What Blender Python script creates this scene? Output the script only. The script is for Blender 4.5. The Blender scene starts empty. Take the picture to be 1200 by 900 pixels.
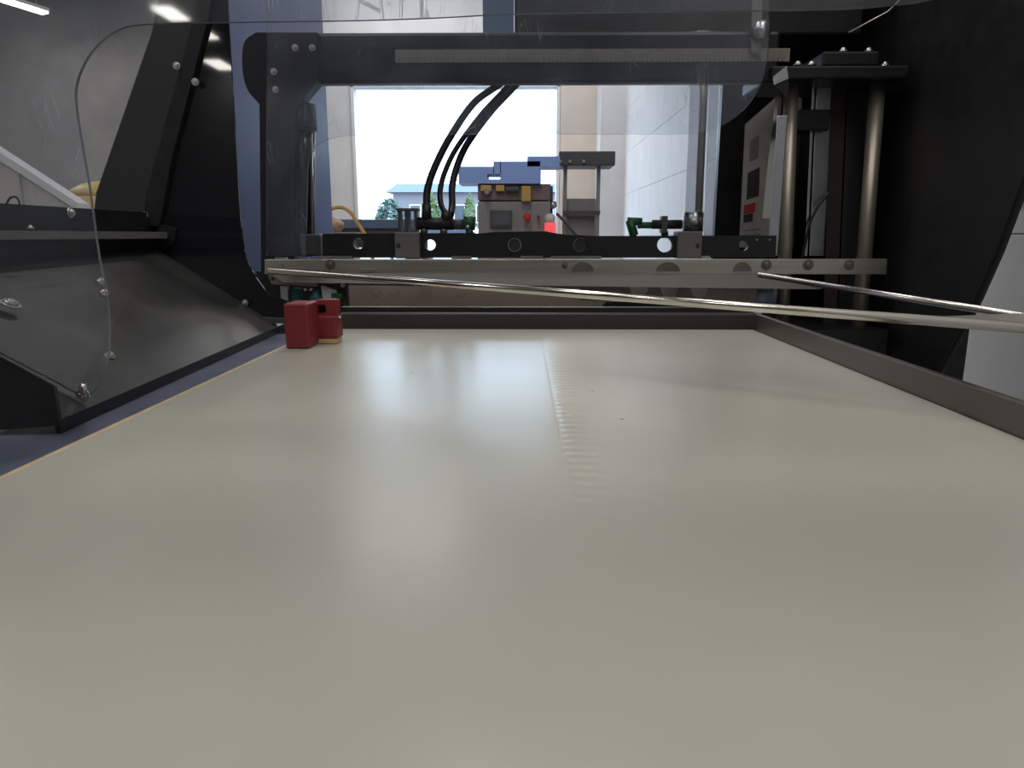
import bpy, bmesh, math, random
from mathutils import Vector, Matrix
from mathutils.geometry import tessellate_polygon

random.seed(7)
SC = bpy.context.scene
COL = SC.collection

# ------------------------------------------------------------------ camera
F = 840.0                       # focal length in pixels of a 1200 x 900 frame
CAM_H = 0.15
PITCH = math.atan(174 / F)
YAW = math.atan(12 / F * math.cos(PITCH))
cam_data = bpy.data.cameras.new('camera')
cam_data.sensor_width = 36.0
cam_data.lens = F / 1200 * 36.0
cam_data.clip_start = 0.02
cam_data.clip_end = 300
cam = bpy.data.objects.new('camera', cam_data)
cam.location = (0, 0, CAM_H)
cam.rotation_euler = (math.pi / 2 - PITCH, 0, YAW)
COL.objects.link(cam)
SC.camera = cam
SC.view_settings.view_transform = 'Standard'
SC.view_settings.look = 'None'
SC.view_settings.gamma = 1
SC.view_settings.exposure = 0.0
SC.cycles.use_denoising = True
SC.cycles.max_bounces = 10
SC.cycles.transparent_max_bounces = 16

# ------------------------------------------------------------------ sky
world = bpy.data.worlds.new('sky')
SC.world = world
world.use_nodes = True
bg = world.node_tree.nodes['Background']
bg.inputs[0].default_value = (0.60, 0.79, 1.0, 1)
bg.inputs[1].default_value = 6.0
LAMP_STRENGTH = 24.0
# strip lamps of the hall ceiling (out of the picture), plus added fill lamps
for lx, ly, lw in ((-.9, -1.2, 16), (1.0, -.9, 16), (.7, -2.8, 17), (-2.6, -.2, 19), (-2.4, -3.2, 19), (-.4, -4.4, 19), (-7, 2.5, 90), (-7, 7.5, 90), (1.2, 1.0, 20), (-.3, 3.2, 48), (-1.1, .6, 13), (-2.0, 10.8, 110), (.8, 10.8, 110)):
    ld = bpy.data.lights.new('hall_and_fill_lamp', 'AREA'); ld.shape = 'RECTANGLE'; ld.size = .3; ld.size_y = 1.5
    ld.energy = lw
    if ly > 10: ld.size, ld.size_y = 2.2, 2.2  # added broad fill lamps that brighten the back wall
    ld.color = (1.0, .965, .91)
    lo_ = bpy.data.objects.new('hall_and_fill_lamp', ld); lo_.location = (lx, ly, 4.25 if ly > 10 else 3.9); COL.objects.link(lo_)

ROT = cam.rotation_euler.to_matrix()
def ray(px, py):
    return ROT @ Vector(((px - 600) / F, (450 - py) / F, -1))
def P(px, py, Y):               # point of the place at distance Y in front of the camera
    d = ray(px, py); t = Y / d.y
    return Vector((d.x * t, Y, CAM_H + d.z * t))
def PZ(px, py, Z):
    d = ray(px, py); t = (Z - CAM_H) / d.z
    return Vector((d.x * t, d.y * t, Z))
def Q(px, py, Y):
    p = P(px, py, Y); return (p.x, p.z)

# ------------------------------------------------------------------ materials
def mat(name, color, rough=0.5, metal=0.0, var=0.0, scale=20, bump=0.0, bscale=200, spec=0.5,
        stretch=None, coat=0.0, emit=None, estr=0.0):
    m = bpy.data.materials.new(name); m.use_nodes = True
    nt = m.node_tree; b = nt.nodes['Principled BSDF']
    b.inputs['Base Color'].default_value = (*color, 1)
    b.inputs['Roughness'].default_value = rough
    b.inputs['Metallic'].default_value = metal
    b.inputs['Specular IOR Level'].default_value = spec
    b.inputs['Coat Weight'].default_value = coat
    if emit:
        b.inputs['Emission Color'].default_value = (*emit, 1)
        b.inputs['Emission Strength'].default_value = estr
    if var or bump:
        tc = nt.nodes.new('ShaderNodeTexCoord'); mp = nt.nodes.new('ShaderNodeMapping')
        nt.links.new(tc.outputs['Object'], mp.inputs[0])
        if stretch: mp.inputs['Scale'].default_value = stretch
    if var:
        n = nt.nodes.new('ShaderNodeTexNoise'); n.inputs['Scale'].default_value = scale
        n.inputs['Detail'].default_value = 6
        nt.links.new(mp.outputs[0], n.inputs['Vector'])
        r = nt.nodes.new('ShaderNodeMapRange')
        r.inputs['To Min'].default_value = 1 - var; r.inputs['To Max'].default_value = 1 + var
        r.inputs['From Min'].default_value = .25; r.inputs['From Max'].default_value = .75
        nt.links.new(n.outputs['Fac'], r.inputs['Value'])
        v = nt.nodes.new('ShaderNodeVectorMath'); v.operation = 'SCALE'
        v.inputs[0].default_value = color
        nt.links.new(r.outputs[0], v.inputs['Scale'])
        nt.links.new(v.outputs[0], b.inputs['Base Color'])
        rr = nt.nodes.new('ShaderNodeMapRange')
        rr.inputs['From Min'].default_value = .3; rr.inputs['From Max'].default_value = .7
        rr.inputs['To Min'].default_value = max(0.02, rough - .02); rr.inputs['To Max'].default_value = rough + .02
        nt.links.new(n.outputs['Fac'], rr.inputs['Value'])
        if name != 'white_belt': nt.links.new(rr.outputs[0], b.inputs['Roughness'])
    if bump:
        n2 = nt.nodes.new('ShaderNodeTexNoise'); n2.inputs['Scale'].default_value = bscale
        nt.links.new(mp.outputs[0], n2.inputs['Vector'])
        bp = nt.nodes.new('ShaderNodeBump'); bp.inputs['Strength'].default_value = bump
        bp.inputs['Distance'].default_value = 0.001
        nt.links.new(n2.outputs['Fac'], bp.inputs['Height'])
        nt.links.new(bp.outputs[0], b.inputs['Normal'])
    return m

M = {}
M['black'] = mat('black_paint', (.014, .014, .016), .42, var=.35, scale=30, bump=.15, bscale=600)
M['black_gloss'] = mat('black_gloss_panel', (.012, .012, .016), .03, coat=.0)
M['black_satin'] = mat('black_panel_blue_sheen', (.028, .066, .24), .36, var=.2, scale=12, spec=.3)  # blue doorway reflection put into a black panel's base colour
M['tray'] = mat('worn_black_tray', (.040, .040, .040), .40, var=.55, scale=9, bump=.25, bscale=300)
M['charcoal'] = mat('charcoal_paint', (.06, .06, .064), .5, var=.2, scale=20)
M['beam'] = mat('navy_black_beam', (.011, .012, .019), .38, var=.2, scale=20)
M['steel'] = mat('brushed_steel', (.60, .57, .51), .40, 1.0, var=.12, scale=30, stretch=(.15, 3, 8), bump=.1, bscale=300)
M['steel_dull'] = mat('dull_steel', (.25, .235, .21), .5, 1.0, var=.25, scale=14)
M['flange'] = mat('grey_flange_steel', (.13, .122, .11), .5, .6, var=.1, scale=6)
M['clamp'] = mat('grey_clamp_paint', (.15, .14, .14), .5)
M['liner'] = mat('pale_liner', (.6, .58, .54), .5)
M['far_edge'] = mat('guard_cut_edge_far', (.05, .055, .065), .3)
M['sleeve'] = mat('black_sleeve', (.014, .015, .02), .2)
M['cyl'] = mat('blue_silver', (.34, .40, .52), .35, .2)
M['boom'] = mat('boom_flare_blue', (.28, .42, .85), .45)  # blue lens-flare glow over the boom put into its colour
M['lip'] = mat('bare_grey_lip', (.16, .155, .15), .5)
M['jamb'] = mat('dark_jamb_paint', (.034, .034, .037), .5)
M['plate'] = mat('stained_stainless', (.62, .52, .43), .5, .1, var=.12, scale=5)
M['rail'] = mat('grey_rail_steel', (.17, .16, .145), .42, .8, var=.1, scale=6)
M['chrome'] = mat('chrome', (.72, .70, .66), .25, 1.0)
M['post_rod'] = mat('satin_post_rod', (.46, .41, .34), .4, .75)
M['rod'] = mat('polished_rod', (.78, .74, .66), .18, 1.0, var=.06, scale=40)
M['bolt'] = mat('zinc_bolt', (.62, .61, .60), .3, 1.0)
M['alu'] = mat('aluminium', (.55, .57, .6), .3, 1.0, var=.1, scale=20)
M['brown_col'] = mat('brown_black_column', (.035, .026, .024), .45)
M['grey_col'] = mat('grey_black_column', (.045, .045, .052), .4)
M['red'] = mat('red_block', (.24, .028, .034), .42, var=.12, scale=30, bump=.2, bscale=250)
M['cream'] = mat('cream_pad', (.62, .45, .20), .6)
M['belt_edge'] = mat('tan_belt_edge', (.50, .38, .23), .6, var=.2, scale=40)
M['bed'] = mat('blue_grey_bed', (.085, .10, .15), .45, var=.2, scale=15)
M['rubber'] = mat('black_rubber', (.012, .012, .014), .45)
M['green'] = mat('green_fitting', (.01, .085, .035), .4)
M['teal'] = mat('teal_plastic', (.01, .10, .11), .45)
M['white_plastic'] = mat('white_plastic', (.6, .6, .57), .5)
M['ruler'] = mat('ruler_tape', (.26, .24, .22), .55, var=.15, scale=40)
M['ink'] = mat('dark_ink', (.03, .03, .032), .6)
M['ink_red'] = mat('red_ink', (.5, .03, .03), .55)
M['placard'] = mat('off_white_placard', (.5, .46, .40), .55, var=.1, scale=20)
M['wall_white'] = mat('white_painted_wall', (.66, .66, .69), .6, var=.06, scale=3, bump=.3, bscale=60)
M['wall_beige'] = mat('beige_wall', (.60, .53, .48), .7, var=.06, scale=3)
M['wall_back'] = mat('pale_grey_wall', (.6, .6, .62), .7, var=.08, scale=2)
M['wall_grey'] = mat('grey_wall', (.30, .30, .31), .7, var=.15, scale=2)
M['ceiling'] = mat('grey_ceiling', (.22, .22, .23), .8, var=.15, scale=2)
M['floor'] = mat('concrete_floor', (.30, .29, .28), .45, var=.2, scale=1.5)
M['ground'] = mat('pale_concrete', (.2, .2, .2), .8, var=.15, scale=.6)
M['blue_metal'] = mat('blue_grey_metal', (.12, .18, .30), .45, var=.15, scale=4)
M['machine_grey'] = mat('machine_grey', (.24, .23, .24), .5, var=.1, scale=4)
M['machine_brown'] = mat('machine_brown', (.16, .12, .12), .5, var=.3, scale=8)
M['dark_grey'] = mat('dark_grey', (.07, .07, .08), .5)
M['screen'] = mat('screen_grey', (.11, .11, .13), .2)
M['mustard'] = mat('mustard', (.50, .32, .10), .5)
M['yellow'] = mat('yellow_drum', (.55, .42, .16), .5)
M['orange_hose'] = mat('orange_hose', (.65, .36, .12), .45)
M['cloth'] = mat('tan_cloth', (.62, .46, .34), .8, var=.2, scale=20)
M['bin_white'] = mat('off_white_panel', (.50, .48, .47), .5, var=.06, scale=4)
M['signal_red'] = mat('red_signal_lens', (.75, .05, .07), .3, emit=(1, .1, .12), estr=.8)
M['lilac'] = mat('lilac_wall', (.17, .16, .18), .8)
M['roof_blue'] = mat('blue_roof', (.08, .11, .17), .7)
M['leaf'] = mat('leaf_green', (.07, .12, .03), .7, var=.4, scale=4)
M['leaf_blue'] = mat('blue_green_leaf', (.06, .10, .085), .7, var=.4, scale=4)
M['car_white'] = mat('white_car_paint', (.8, .8, .8), .3)
M['lamp'] = mat('lamp_diffuser', (.9, .9, .88), .5, emit=(1.0, .955, .88), estr=LAMP_STRENGTH)
M['lamp_case'] = mat('lamp_case', (.7, .7, .7), .5)
M['glass_dark'] = mat('dark_window', (.05, .06, .08), .15)

def belt_material():
    m = mat('white_belt', (.45, .445, .395), .245, var=.05, scale=5, spec=.5)
    nt = m.node_tree; b = nt.nodes['Principled BSDF']
    # dirt: few specks and a brownish smear near the far end
    geo = nt.nodes.new('ShaderNodeNewGeometry')
    n = nt.nodes.new('ShaderNodeTexVoronoi'); n.inputs['Scale'].default_value = 16
    nt.links.new(geo.outputs['Position'], n.inputs['Vector'])
    ramp = nt.nodes.new('ShaderNodeMapRange')
    ramp.inputs['From Min'].default_value = .018; ramp.inputs['From Max'].default_value = .036
    ramp.inputs['To Min'].default_value = .35; ramp.inputs['To Max'].default_value = 1
    nt.links.new(n.outputs['Distance'], ramp.inputs['Value'])
    n3 = nt.nodes.new('ShaderNodeTexNoise'); n3.inputs['Scale'].default_value = 7
    nt.links.new(geo.outputs['Position'], n3.inputs['Vector'])
    g = nt.nodes.new('ShaderNodeMapRange'); g.inputs['From Min'].default_value = .48; g.inputs['From Max'].default_value = .56
    nt.links.new(n3.outputs['Fac'], g.inputs['Value'])
    mx = nt.nodes.new('ShaderNodeMath'); mx.operation = 'MAXIMUM'
    nt.links.new(ramp.outputs[0], mx.inputs[0]); nt.links.new(g.outputs[0], mx.inputs[1])
    old = b.inputs['Base Color'].links[0].from_socket
    v = nt.nodes.new('ShaderNodeVectorMath'); v.operation = 'SCALE'
    nt.links.new(old, v.inputs[0]); nt.links.new(mx.outputs[0], v.inputs['Scale'])
    nt.links.new(v.outputs[0], b.inputs['Base Color'])
    return m
M['belt'] = belt_material()

def shaft_sheen_material(name):
    m = mat(name, (.62, .66, .74), .22)
    nt = m.node_tree; b = nt.nodes['Principled BSDF']; out = nt.nodes['Material Output']
    t = nt.nodes.new('ShaderNodeBsdfTransparent'); t.inputs[0].default_value = (.96, .97, 1, 1)
    mx = nt.nodes.new('ShaderNodeMixShader'); mx.inputs[0].default_value = .72
    nt.links.new(b.outputs[0], mx.inputs[1]); nt.links.new(t.outputs[0], mx.inputs[2]); nt.links.new(mx.outputs[0], out.inputs['Surface'])
    return m
M['tube'] = shaft_sheen_material('see_through_shaft_sheen')  # see-through mix stands in for the bright sheen on chrome

def poly_material(name, haze, scratch, through=.5):
    m = bpy.data.materials.new(name); m.use_nodes = True
    nt = m.node_tree; nt.nodes.clear()
    N, L = nt.nodes.new, nt.links.new
    out = N('ShaderNodeOutputMaterial')
    tr = N('ShaderNodeBsdfTransparent'); tr.inputs[0].default_value = (.95, .965, .98, 1)
    gl = N('ShaderNodeBsdfGlossy'); gl.inputs['Roughness'].default_value = .04
    df = N('ShaderNodeBsdfDiffuse'); df.inputs[0].default_value = (.75, .78, .82, 1)
    tl = N('ShaderNodeBsdfTranslucent'); tl.inputs[0].default_value = (.75, .82, .95, 1)
    hz = N('ShaderNodeMixShader'); hz.inputs[0].default_value = through
    L(df.outputs[0], hz.inputs[1]); L(tl.outputs[0], hz.inputs[2])
    tc = N('ShaderNodeTexCoord')
    mp = N('ShaderNodeMapping'); mp.inputs['Rotation'].default_value = (.3, .5, .2); mp.inputs['Scale'].default_value = (60, 60, 9)
    L(tc.outputs['Object'], mp.inputs[0])
    vo = N('ShaderNodeTexVoronoi'); vo.feature = 'DISTANCE_TO_EDGE'; vo.inputs['Scale'].default_value = 1.0
    L(mp.outputs[0], vo.inputs['Vector'])
    s1 = N('ShaderNodeMapRange'); s1.inputs['From Min'].default_value = .004; s1.inputs['From Max'].default_value = .02
    s1.inputs['To Min'].default_value = scratch; s1.inputs['To Max'].default_value = 0
    L(vo.outputs['Distance'], s1.inputs['Value'])
    no = N('ShaderNodeTexNoise'); no.inputs['Scale'].default_value = 9; no.inputs['Detail'].default_value = 5
    L(tc.outputs['Object'], no.inputs['Vector'])
    s2 = N('ShaderNodeMapRange'); s2.inputs['From Min'].default_value = .5; s2.inputs['From Max'].default_value = .72
    L(no.outputs['Fac'], s2.inputs['Value'])
    mu = N('ShaderNodeMath'); mu.operation = 'MULTIPLY'
    L(s1.outputs[0], mu.inputs[0]); L(s2.outputs[0], mu.inputs[1])
    hr = N('ShaderNodeMapRange'); hr.inputs['From Min'].default_value = .3; hr.inputs['From Max'].default_value = .7
    hr.inputs['To Min'].default_value = haze * .6; hr.inputs['To Max'].default_value = haze * 1.4
    L(no.outputs['Fac'], hr.inputs['Value'])
    ad = N('ShaderNodeMath'); ad.operation = 'ADD'
    L(hr.outputs[0], ad.inputs[0]); L(mu.outputs[0], ad.inputs[1])
    m1 = N('ShaderNodeMixShader'); L(ad.outputs[0], m1.inputs[0]); L(tr.outputs[0], m1.inputs[1]); L(hz.outputs[0], m1.inputs[2])
    fr = N('ShaderNodeFresnel'); fr.inputs[0].default_value = 1.45
    geo = N('ShaderNodeNewGeometry')
    m2 = N('ShaderNodeMixShader')
    fm = N('ShaderNodeMath'); fm.operation = 'MULTIPLY'; fm.inputs[1].default_value = 1.0
    L(fr.outputs[0], fm.inputs[0]); L(fm.outputs[0], m2.inputs[0])
    L(m1.outputs[0], m2.inputs[1]); L(gl.outputs[0], m2.inputs[2])
    L(m2.outputs[0], out.inputs['Surface'])
    return m
M['poly'] = poly_material('clear_guard_sheet', .045, .95)
M['poly_far'] = poly_material('clear_guard_sheet_far', .06, .45, .85)
M['poly_edge'] = mat('guard_cut_edge', (.16, .17, .21), .25, spec=.6)

# ------------------------------------------------------------------ mesh building
class MB:
    def __init__(self): self.bm = bmesh.new(); self.mi = 0
    def _face(self, vs, smooth=False):
        try:
            f = self.bm.faces.new(vs); f.smooth = smooth; f.material_index = self.mi; return f
        except ValueError: return None
    def box(self, x0, x1, y0, y1, z0, z1, rotz=0, piv=None):
        x0, x1 = min(x0, x1), max(x0, x1); y0, y1 = min(y0, y1), max(y0, y1); z0, z1 = min(z0, z1), max(z0, z1)
        cs = [Vector((x, y, z)) for z in (z0, z1) for y in (y0, y1) for x in (x0, x1)]
        if rotz:
            p = Vector(piv) if piv else Vector(((x0 + x1) / 2, (y0 + y1) / 2, 0))
            R = Matrix.Rotation(rotz, 3, 'Z'); cs = [R @ (c - p) + p for c in cs]
        v = [self.bm.verts.new(c) for c in cs]
        for q in ((0, 2, 3, 1), (4, 5, 7, 6), (0, 1, 5, 4), (2, 6, 7, 3), (0, 4, 6, 2), (1, 3, 7, 5)):
            self._face([v[i] for i in q])
        return self
    def pbox(self, px0, py0, px1, py1, Y, depth):          # box whose front face spans two image corners at distance Y
        a = P(px0, py0, Y); b = P(px1, py1, Y)
        return self.box(a.x, b.x, Y, Y + depth, a.z, b.z)
    def hexa(self, pts):                                   # 8 points: four below, four above
        v = [self.bm.verts.new(p) for p in pts]
        for q in ((3, 2, 1, 0), (4, 5, 6, 7), (0, 1, 5, 4), (1, 2, 6, 5), (2, 3, 7, 6), (3, 0, 4, 7)):
            self._face([v[i] for i in q])
        return self
    def prism(self, loops, to3, off, edge_mi=None):        # outline with holes, extruded along off
        off = Vector(off)
        loops = [list(l) for l in loops]
        tris = tessellate_polygon([[Vector((a, b, 0)) for a, b in l] for l in loops])
        flat = [p for l in loops for p in l]
        v0 = [self.bm.verts.new(Vector(to3(*p))) for p in flat]
        v1 = [self.bm.verts.new(Vector(to3(*p)) + off) for p in flat]
        for t in tris:
            self._face([v0[i] for i in t]); self._face([v1[i] for i in reversed(t)])
        keep = self.mi
        if edge_mi is not None: self.mi = edge_mi
        k = 0
        for l in loops:
            n = len(l)
            for i in range(n):
                a, b = k + i, k + (i + 1) % n
                self._face([v0[a], v0[b], v1[b], v1[a]])
            k += n
        self.mi = keep
        return self
    def xz(self, pix_loops, Y, depth, edge_mi=None):       # plate across the line of travel, outline read at distance Y
        return self.prism([[Q(a, b, Y) for a, b in l] for l in pix_loops], lambda x, z: (x, Y, z), (0, depth, 0), edge_mi)
    def cyl(self, a, b, r, r2=None, n=16, smooth=True):
        a, b = Vector(a), Vector(b); r2 = r if r2 is None else r2
        d = (b - a).normalized(); u = d.orthogonal().normalized(); w = d.cross(u)
        A = [self.bm.verts.new(a + (u * math.cos(t) + w * math.sin(t)) * r) for t in [2 * math.pi * i / n for i in range(n)]]
        B = [self.bm.verts.new(b + (u * math.cos(t) + w * math.sin(t)) * r2) for t in [2 * math.pi * i / n for i in range(n)]]
        for i in range(n):
            j = (i + 1) % n; self._face([A[i], A[j], B[j], B[i]], smooth)
        self._face(A[::-1]); self._face(B)
        return self
    def tube(self, pts, r, n=10):
        pts = [Vector(p) for p in pts]; rings = []
        u = None
        for i, p in enumerate(pts):
            d = (pts[min(i + 1, len(pts) - 1)] - pts[max(i - 1, 0)]).normalized()
            u = d.orthogonal().normalized() if u is None else (u - d * u.dot(d)).normalized()
            w = d.cross(u)
            rings.append([self.bm.verts.new(p + (u * math.cos(t) + w * math.sin(t)) * r) for t in [2 * math.pi * k / n for k in range(n)]])
        for a, b in zip(rings, rings[1:]):
            for i in range(n):
                j = (i + 1) % n; self._face([a[i], a[j], b[j], b[i]], True)
        self._face(rings[0][::-1]); self._face(rings[-1])
        return self
    def lathe(self, c, prof, n=24, axis='Z'):
        c = Vector(c); rings = []
        for r, h in prof:
            ring = []
            for k in range(n):
                t = 2 * math.pi * k / n
                o = (r * math.cos(t), r * math.sin(t), h)
                if axis == 'Y': o = (r * math.cos(t), h, r * math.sin(t))
                if axis == 'X': o = (h, r * math.cos(t), r * math.sin(t))
                ring.append(self.bm.verts.new(c + Vector(o)))
            rings.append(ring)
        for a, b in zip(rings, rings[1:]):
            for i in range(n):
                j = (i + 1) % n; self._face([a[i], a[j], b[j], b[i]], True)
        self._face(rings[0][::-1]); self._face(rings[-1])
        return self
    def build(self, name, mats, parent=None, bevel=0.0, kind=None, label=None):
        bmesh.ops.recalc_face_normals(self.bm, faces=self.bm.faces)
        me = bpy.data.meshes.new(name); self.bm.to_mesh(me); self.bm.free()
        for m in (mats if isinstance(mats, (list, tuple)) else [mats]): me.materials.append(m)
        o = bpy.data.objects.new(name, me); COL.objects.link(o)
        if parent is not None: adopt(o, parent)
        if bevel:
            b = o.modifiers.new('bevel', 'BEVEL'); b.width = bevel; b.segments = 2; b.limit_method = 'ANGLE'; b.angle_limit = math.radians(40)
        if kind: o['kind'] = kind
        if label: o['label'] = label
        return o

def adopt(o, parent):
    w = Vector((0, 0, 0)); p = parent
    while p is not None: w += p.location; p = p.parent
    o.parent = parent; o.location = o.location - w

def thing(name, label, cat, loc=(0, 0, 0), group=None):
    o = bpy.data.objects.new(name, None); o.empty_display_size = .02; COL.objects.link(o)
    o.location = loc; o['label'] = label; o['category'] = cat
    if group: o['group'] = group
    return o
def tag(o, label, cat, group=None):
    o['label'] = label; o['category'] = cat
    if group: o['group'] = group
    return o
def struct(o): o['kind'] = 'structure'; return o

def bez(pts, n=24):              # smooth curve through points (Catmull-Rom)
    pts = [Vector(p) for p in pts]; out = []
    ext = [pts[0] * 2 - pts[1]] + pts + [pts[-1] * 2 - pts[-2]]
    for i in range(1, len(ext) - 2):
        for k in range(n):
            t = k / n; a, b, c, d = ext[i - 1:i + 3]
            out.append(.5 * ((2 * b) + (c - a) * t + (2 * a - 5 * b + 4 * c - d) * t * t + (3 * b - a - 3 * c + d) * t ** 3))
    out.append(pts[-1]); return out
def bez2(pts, n=5):
    return [(v.x, v.y) for v in bez([Vector((a, b, 0)) for a, b in pts], n)]
def circle(cx, cy, r, n=16):
    return [(cx + r * math.cos(2 * math.pi * k / n), cy + r * math.sin(2 * math.pi * k / n)) for k in range(n)]

def bolt(parent, p, r=.004, h=.003, d=(0, -1, 0), washer=True, m='bolt'):
    p = Vector(p); d = Vector(d); b = MB()
    if washer: b.cyl(p, p + d * h * .35, r * 1.35, n=14)
    b.cyl(p + d * h * .3, p + d * h, r, r * .9, n=8)
    b.cyl(p + d * h * .9, p + d * h * 1.35, r * .72, r * .5, n=10)
    return b.build('bolt', M[m], parent)

# ================================================================== SETTING
XR, XL, YF, YB, ZF, ZC = 1.6, -9.5, 12.4, -14.0, -0.85, 4.4
struct(MB().box(XL - .2, XR + .2, YB - .2, YF + .2, ZF - .1, ZF).build('floor', M['floor']))
struct(MB().box(XL - .2, XR + .2, YB - .2, YF + .2, ZC, ZC + .1).build('ceiling', M['ceiling']))
struct(MB().box(XL - .2, XL, YB, YF + .2, ZF, ZC).build('wall_left', M['wall_grey']))
struct(MB().box(XL, XR, YB - .2, YB, ZF, ZC).build('wall_front', M['wall_grey']))
dl, dr, dt = P(412, 100, YF).x, P(655, 100, YF).x, P(500, 100, YF).z
wb = struct(MB().prism([[(XL, ZF), (dl, ZF), (dl, dt), (dr, dt), (dr, ZF), (XR, ZF), (XR, ZC), (XL, ZC)]],
                       lambda x, z: (x, YF, z), (0, .2, 0)).build('wall_back', M['wall_back']))
d1 = struct(MB().box(dl - .02, dl + .03, YF - .03, YF + .22, ZF, dt).box(dr - .03, dr + .02, YF - .03, YF + .22, ZF, dt)
            .box(dl - .02, dr + .02, YF - .03, YF + .22, dt - .03, dt + .04).build('door_1', M['wall_white']))
# right-hand wall of large white panels with recessed joints
wr = struct(MB().box(XR + .006, XR + .2, YB, YF + .2, ZF, ZC).build('wall_right', M['wall_grey']))
ph, pl = .62, 1.24
z0 = CAM_H + .005 - 2 * ph
pan = None
for r in range(-0, 7):
    for c in range(0, 9):
        ya = 1.25 + c * pl + (0 if r % 2 else pl / 2) - pl / 2
        za, zb = max(z0 + r * ph, ZF) + .002, min(z0 + (r + 1) * ph, ZC) - .002
        yb = min(ya + pl, YF) - .004
        if zb - za < .05 or yb - ya < .05: continue
        MB().box(XR, XR + .03, ya, yb, za, zb).build('panel', M['wall_white'], wr, bevel=.002)
MB().box(XR, XR + .03, YB, 1.25 - pl / 2, ZF, ZC).build('plain_panel', M['wall_white'], wr)
struct(MB().box(XR - .02, XR, -2, 2.75, P(1195, 230, 2.28).z, P(1195, 222, 2.28).z).build('trim_1', M['dark_grey']))
struct(MB().box(P(700, 276, 11.8).x, XR, 11.7, 12.38, ZF, ZC).build('trim_2', M['wall_white']))
for i, y in enumerate((-8, -3, 2, 7, 11)):
    struct(MB().box(XL, XR, y - .09, y + .09, ZC - .28, ZC).build('trim_%d' % (i + 3), M['wall_grey']))
struct(MB().box(dr + .03, P(700, 276, 12.37).x, YF - .025, YF - .001, ZF, ZC).build('trim_8', M['wall_beige']))
struct(MB().box(XL, -4.6, YF - .03, YF - .001, ZF, ZC).build('trim_9', M['wall_grey']))
struct(MB().box(-40, 40, YF + .2, 90, ZF - .12, ZF - .02).build('ground', M['ground']))

# ceiling lamps
def lamp(x, y, z, L, W, rot, label):
    t = thing('ceiling_lamp', label, 'lamp', (x, y, z), 'strip lamps of the hall')
    MB().box(x - W / 2, x + W / 2, y - L / 2, y + L / 2, z, z + .05).build('lamp_case', M['lamp_case'], t)
    MB().box(x - W / 2 + .015, x + W / 2 - .015, y - L / 2 + .015, y + L / 2 - .015, z - .03, z).build('diffuser', M['lamp'], t)
    for k in (-1, 1): MB().cyl((x, y + k * L / 3, z + .05), (x, y + k * L / 3, ZC), .006, n=6).build('hanger', M['lamp_case'], t)
    t.rotation_euler.z = rot
    return t
e0, e1_ = PZ(-14, -4, 3.37), PZ(54, 17, 3.37)
lamp((e0.x + e1_.x) / 2, (e0.y + e1_.y) / 2, 3.40, (e1_ - e0).length, .16, math.atan2(-(e1_ - e0).x, (e1_ - e0).y), 'bright strip lamp at the upper left, seen beyond the scratched guard')
v = PZ(200, 17, 3.57)
lamp(v.x, 1.2 - v.y, 3.6, .7, .32, 0, 'short strip lamp mirrored in the near clear guard above its opening')
v = PZ(257, 77, 3.57)
lamp(v.x, 2.34 - v.y, 3.6, .8, .36, 0, 'short strip lamp mirrored in the black left frame')

# ================================================================== CONVEYOR
XB0, XB1, YE = -.327, .376, 1.165
conv = thing('conveyor', 'low conveyor with an off-white belt running away to the black machine', 'conveyor', (0, .4, ZF))
# belt with a lengthwise finger seam, real relief
def belt_mesh():
    b = MB(); bm = b.bm
    xs = [XB0, -.2, -.05, .024, .027, .0285, .030, .0315, .035, .039, .043, .048, .054, .060, .075, .2, XB1]
    ys = [-.4, -.1] + [.10 + i * .0022 for i in range(int((YE - .10) / .0022))] + [YE]
    rows = []
    for y in ys:
        row = []
        amp = 1.0 if .25 < y < 1.08 else 0
        fade = .6 * min(1, max(.0, (y - .33) / .2)) * amp
        for x in xs:
            z = 0.0
            if .024 < x < .0745:
                prof = {.027: .0, .0285: .0, .030: -.38, .0315: .2, .035: 1, .039: 1, .043: .8, .048: .5, .054: .25, .060: .08}[x]
                if x > .031: z = .00036 * prof * math.sin(2 * math.pi * y / .0155 + x * 40) * fade + .00012 * prof * fade
                else: z = .0006 * prof * fade if prof < 0 else 0
            row.append(bm.verts.new((x, y, z)))
        rows.append(row)
    for a, c in zip(rows, rows[1:]):
        for i in range(len(xs) - 1): b._face([a[i], a[i + 1], c[i + 1], c[i]], True)
    # turned-down ends
    lo = [bm.verts.new((x, YE + .004, -.004)) for x in xs]
    for i in range(len(xs) - 1): b._face([rows[-1][i], rows[-1][i + 1], lo[i + 1], lo[i]], True)
    return b
belt_mesh().build('belt', M['belt'], conv)
MB().box(XB0 - .006, XB0 - .0002, -.4, YE - .05, -.004, -.0006).box(XB0 - .011, XB0 - .0061, -.4, YE - .05, -.0065, -.003).build('belt_edge', M['belt_edge'], conv)
MB().box(-.455, XB1 + .02, -.4, YE - .005, -.14, -.0075).build('table_bed', M['bed'], conv, label='blue-grey steel bed under the belt')
MB().box(XB0, XB1, YE - .10, YE + .0, -.0075, -.0005).build('belt_underlay', M['belt_edge'], conv)
for x in (-.42, .33):
    for y in (-.3, .95): MB().box(x - .025, x + .025, y - .025, y + .025, ZF, -.14).build('leg', M['black'], conv)
M['dark_bar'] = mat('dark_steel_bar', (.05, .047, .042), .4, .3, var=.1, scale=6)
tag(MB().box(XB1 + .001, XB1 + .009, .05, 1.155, -.006, .0265).build('side_rail', M['rail'], bevel=.0012),
    'grey steel side rail along the right edge of the belt', 'rail')
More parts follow.
